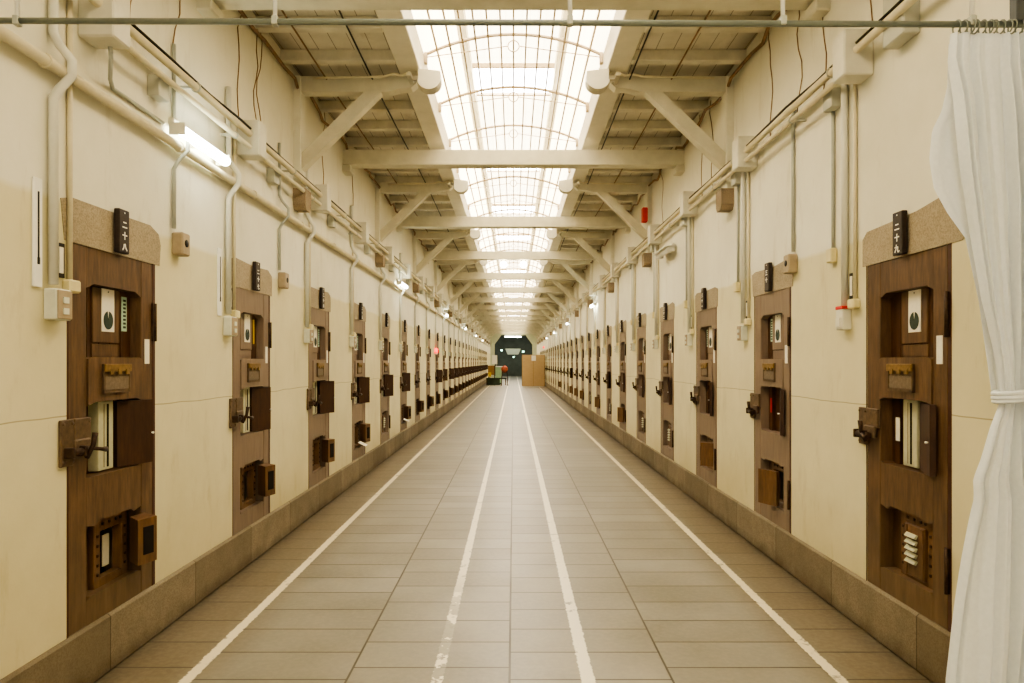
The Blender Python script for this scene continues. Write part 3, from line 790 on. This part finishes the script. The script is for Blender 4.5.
# ------------------------------------------------------------------ curtain in front
YC = 2.6; k_ = YC/683
def px(x): return (x-513.5)*k_
def pz(y): return H+(362-y)*k_
ZR = pz(22.5)
rail = tag(link('curtain_rail', None, None, (0, YC, ZR)), 'grey steel curtain rail spanning the corridor overhead', 'curtain rail')
link('rod', MB().tube([(-W,0,.008),(0,0,0),(W,0,-.008)], .0115, 12).mesh('rod', 'steel'), rail)
link('support_bar', MB().box(-W,W,-.02,.02,.42,.46).mesh('support_bar', 'box'), rail)
for x in (17, 275, 570, 783, 972):
    m = MB().tube([(px(x),0,.02),(px(x),0,.42)], .009, 8); m2 = MB().box(px(x)-.011,px(x)+.011,-.015,.015,-.012,.024,0,.003)
    h = link('hanger', m.mesh('hanger', 'white'), rail); link('rail_clip', m2.mesh('rail_clip', 'pipeg'), h)
link('post', MB().box(px(1013),px(1026),-.02,.02,-.0,.42,0,.003).mesh('post', 'postgrey'), rail)
def interp(tab, y):
    for (y0, v0), (y1, v1) in zip(tab, tab[1:]):
        if y <= y1: 
            t = (y-y0)/(y1-y0); return v0+(v1-v0)*max(t, 0)
    return tab[-1][1]
LE = [(33,952),(60,950),(100,957),(160,963),(230,973),(300,985),(360,998),(393,1002),(405,1001),(430,992),(460,984),(480,977),(500,979),(560,969),(600,963),(650,956),(683,951),(770,945)]
LB = [(33,960),(80,958),(105,952),(125,942),(155,939),(185,944),(210,958),(235,976),(300,990),(393,1004)]
RE = [(33,1040),(200,1043),(393,1027),(420,1030),(500,1042),(770,1046)]
AM = [(33,.014),(120,.032),(300,.026),(393,.012),(420,.02),(520,.045),(770,.055)]
def sheet(left, y0, y1, dy, nf, ph, ns=150, nz=110):
    vs = []; fs = []
    for j in range(nz+1):
        y = y0+(y1-y0)*j/nz; xl, xr, A = interp(left, y), interp(RE, y), interp(AM, y)
        for i in range(ns+1):
            s = i/ns; sk = s+.045*math.sin(7*s+ph)+.02*math.sin(17*s)
            f = math.sin(2*PI*nf*sk+ph+.3*math.sin(y*.004+3*s))+.35*math.sin(2*PI*nf*1.9*sk+1.7*ph)
            f *= .55+.45*math.sin(9*s+ph+y*.003)
            if y > 410: f = f*(1-.5*min(1,(y-410)/250))+.5*math.sin(y*.012+5*s+ph)*min(1,(y-410)/100)
            vs.append((px(xl+(xr-xl)*s), dy+A*f, pz(y)-ZR))
    for j in range(nz):
        for i in range(ns):
            a = j*(ns+1)+i; fs.append((a, a+1, a+ns+2, a+ns+1))
    return vs, fs
cur = tag(link('curtain', None, None, (0, YC, ZR)), 'white cloth curtain gathered and tied back at the right edge', 'curtain')
m = MB(); m.add(*sheet(LE, 33, 770, 0, 8, .6), 0, True)
m.add(*sheet(LB, 36, 393, .07, 4, 2.1, 90, 70), 0, True)
link('cloth', m.mesh('cloth', 'cloth'), cur)
m = MB(); zt = pz(393)-ZR
for dz, r in ((.008,.010),(-.008,.010),(-.022,.008)):
    m.tube([(px(1000)+.075+.09*math.cos(a), .0-.075*math.sin(a)*.8, zt+dz+.012*math.cos(a)) for a in [2*PI*i/24 for i in range(25)]], r, 7)
link('tieback', m.mesh('tieback', 'cloth'), cur)
for i in range(13):
    x = px(957+i*6.2+(i*7%3)); m = MB().ring((x, 0, -.016), .024, .0032, 'X' if i % 2 else 'X', 14, 5)
    link('ring', m.mesh('ring', 'steel'), cur)

# ------------------------------------------------------------------ far end
def fx(x, d): return (x-513.5)*d/683
t = tag(link('plywood_cabinet', None, None, (fx(533.5,44), 44, 0)), 'tall plain plywood cabinet at the far right end of the corridor', 'cabinet')
link('carcass', MB().box(-.74,.72,0,.6,.04,2.06,0,.01).mesh('carcass', 'ply'), t)
link('plinth', MB().box(-.70,.68,.03,.57,0,.04).mesh('plinth', 'white'), t)
link('trim_edge', MB().box(-.75,-.73,-.01,.0,.04,2.06).box(.71,.73,-.01,.0,.04,2.06).box(-.02,.0,-.006,0,.04,2.06).mesh('trim_edge', 'tan'), t)
solo('notice', MB().box(-.14,.14,-.008,0,0,.34), 'paper', 'white notice on the front of the plywood cabinet', 'notice', None, (fx(533.7,44), 43.998, 1.68))
# drum on a stand
t = tag(link('red_drum', None, None, (fx(504.6,46), 46, 0)), 'orange red drum on a dark stand at the far left end', 'drum')
link('drum', MB().lathe([(0,-.26),(.14,-.25),(.22,-.18),(.235,0),(.22,.18),(.14,.25),(0,.26)], (0,0,1.12), 'Y', 20).mesh('drum', 'orange'), t)
m = MB()
for x in (-.2,.2):
    for y in (-.18,.18): m.bar((x*1.1,y,0), (x*.8,y,.98), .05, .05)
m.box(-.2,.2,-.2,.2,.86,.90)
link('stand', m.mesh('stand', 'wood_in'), t)
t = tag(link('tool_cabinet', None, None, (fx(491.6,46.5), 46.5, 0)), 'tan cabinet with a yellow panel on legs at the far left', 'cabinet')
link('case', MB().box(-.24,.2,-.2,.2,.72,1.36,0,.02).mesh('case', 'tan'), t)
link('side_panel', MB().box(.2,.26,-.2,.2,.7,1.38).mesh('side_panel', 'black'), t)
link('front_panel', MB().box(-.22,-.02,-.215,-.2,.60,.9).mesh('front_panel', 'yellow'), t)
for x in (-.2,.2):
    for y in (-.16,.16): link('leg', MB().bar((x,y,0),(x,y,.72),.05,.05).mesh('leg', 'dgreen'), t)
t = tag(link('work_bench', None, None, (fx(498.5,47.5), 47.5, 0)), 'low dark green bench under the drum at the far left', 'bench')
link('bench_top', MB().box(-.85,.55,-.3,.3,.42,.5,0,.01).mesh('bench_top', 'dgreen'), t)
link('panel', MB().box(-.8,.1,-.26,-.22,0,.42).mesh('panel', 'dgreen'), t)
for x in (-.8,.5):
    for y in (-.25,.25): link('leg', MB().bar((x,y,0),(x,y,.42),.06,.06).mesh('leg', 'wood_in'), t)
t = tag(link('display_stand', None, None, (fx(498.5,49), 49, 0)), 'pale green upright stand behind the low bench', 'stand')
link('panel', MB().box(-.22,.22,-.05,.05,.1,1.25,0,.01).mesh('panel', 'pgreen'), t)
link('top_tray', MB().box(-.2,.3,-.15,.12,1.25,1.30,0,.005).mesh('top_tray', 'white'), t)
link('foot', MB().box(-.25,.25,-.2,.2,0,.1,0,.01).mesh('foot', 'dgreen'), t)
t = tag(link('notice_board', None, None, (fx(494.6,50.5), 50.5, 0)), 'white notice board on thin legs by the far left wall', 'notice board')
link('board', MB().box(-.19,.19,-.02,.02,1.45,2.1,0,.004).mesh('board', 'paper'), t)
for x in (-.15,.15): link('leg', MB().bar((x,.0,0),(x,.0,1.46),.03,.03).mesh('leg', 'boxg'), t)
t = tag(link('hanging_lamp', None, None, (fx(513,57.6), 57.45, 3.72)), 'long lit fluorescent lamp hung across the far end opening', 'lamp')
link('tube', MB().tube([(-.68,0,0),(.68,0,0)], .045, 10).mesh('tube', 'tube'), t)
link('housing', MB().box(-.72,.72,-.05,.05,.05,.10,0,.01).mesh('housing', 'box'), t)
for x in (-.4,.4): link('drop_rod', MB().tube([(x,0,.10),(x,0,.31)], .01, 6).mesh('drop_rod', 'boxg'), t)
for x, y, d, w in ((501.5,350.3,66,'left'),(523.2,351.6,66,'right'),(513.6,357,72,'lower middle')):
    r = .11 if w != 'lower middle' else .08
    solo('guide_lamp', MB().lathe([(0,-r*.7),(r*.7,-r*.5),(r,0),(r*.7,r*.5),(0,r*.6)], n=14), 'greenglow', f'{w} greenish guide lamp glowing in the dark far hall', 'lamp', 'guide lamps', (fx(x,d), d, H+(362-y)*d/683))
m = MB().add([(-.55,0,0),(.55,0,0),(.8,0,.6),(-.8,0,.6),(-.55,.06,0),(.55,.06,0),(.8,.06,.6),(-.8,.06,.6)], [(0,1,2,3),(7,6,5,4),(0,1,5,4),(1,2,6,5),(2,3,7,6),(3,0,4,7)])  # flat pale trapezoid slab overhead in the far hall
solo('hall_pale_panel', m, 'glowpink' if 'glowpink' in M else 'far' if 'far' in M else 'farpaint', 'pale overhead panel in the middle of the dark far hall', 'panel', None, (fx(513,70), 70, H+(362-354.5)*70/683))

# ------------------------------------------------------------------ light
def area(name, loc, sx, sy, power, col, rx=0, rz=0):
    L = bpy.data.lights.new(name, 'AREA'); L.shape = 'RECTANGLE'; L.size = sx; L.size_y = sy; L.energy = power; L.color = col
    o = bpy.data.objects.new(name, L); C.objects.link(o); o.location = loc; o.rotation_euler = (rx, 0, rz); return o
area('fill_behind', (0, Y0+.3, 2.6), 3.6, 3.6, 45, (1, .96, .9), PI/2)  # added fill light behind the camera, no window there
area('hall_fill', (0, 70, 5.2), 6, 8, 240, (1, 1, .88))  # added fill to lift the dark far hall, no fixture
w = bpy.data.worlds.new('World'); bpy.context.scene.world = w; w.use_nodes = True
w.node_tree.nodes['Background'].inputs[0].default_value = (.9, .95, 1, 1); w.node_tree.nodes['Background'].inputs[1].default_value = .6

cam = bpy.data.cameras.new('Camera'); cam.lens = 24; cam.sensor_width = 36; cam.shift_y = 20.5/1024; cam.shift_x = -1.5/1024
cam.clip_end = 200; cam.clip_start = .05
co = bpy.data.objects.new('Camera', cam); C.objects.link(co); co.location = (0, 0, H); co.rotation_euler = (PI/2, 0, 0)
bpy.context.scene.camera = co
for o in bpy.data.objects:
    for q in ('_v', '_s'):
        if q in o: del o[q]
vs = bpy.context.scene.view_settings
vs.view_transform = 'AgX'; vs.look = 'AgX - Medium High Contrast'; vs.exposure = 0.78
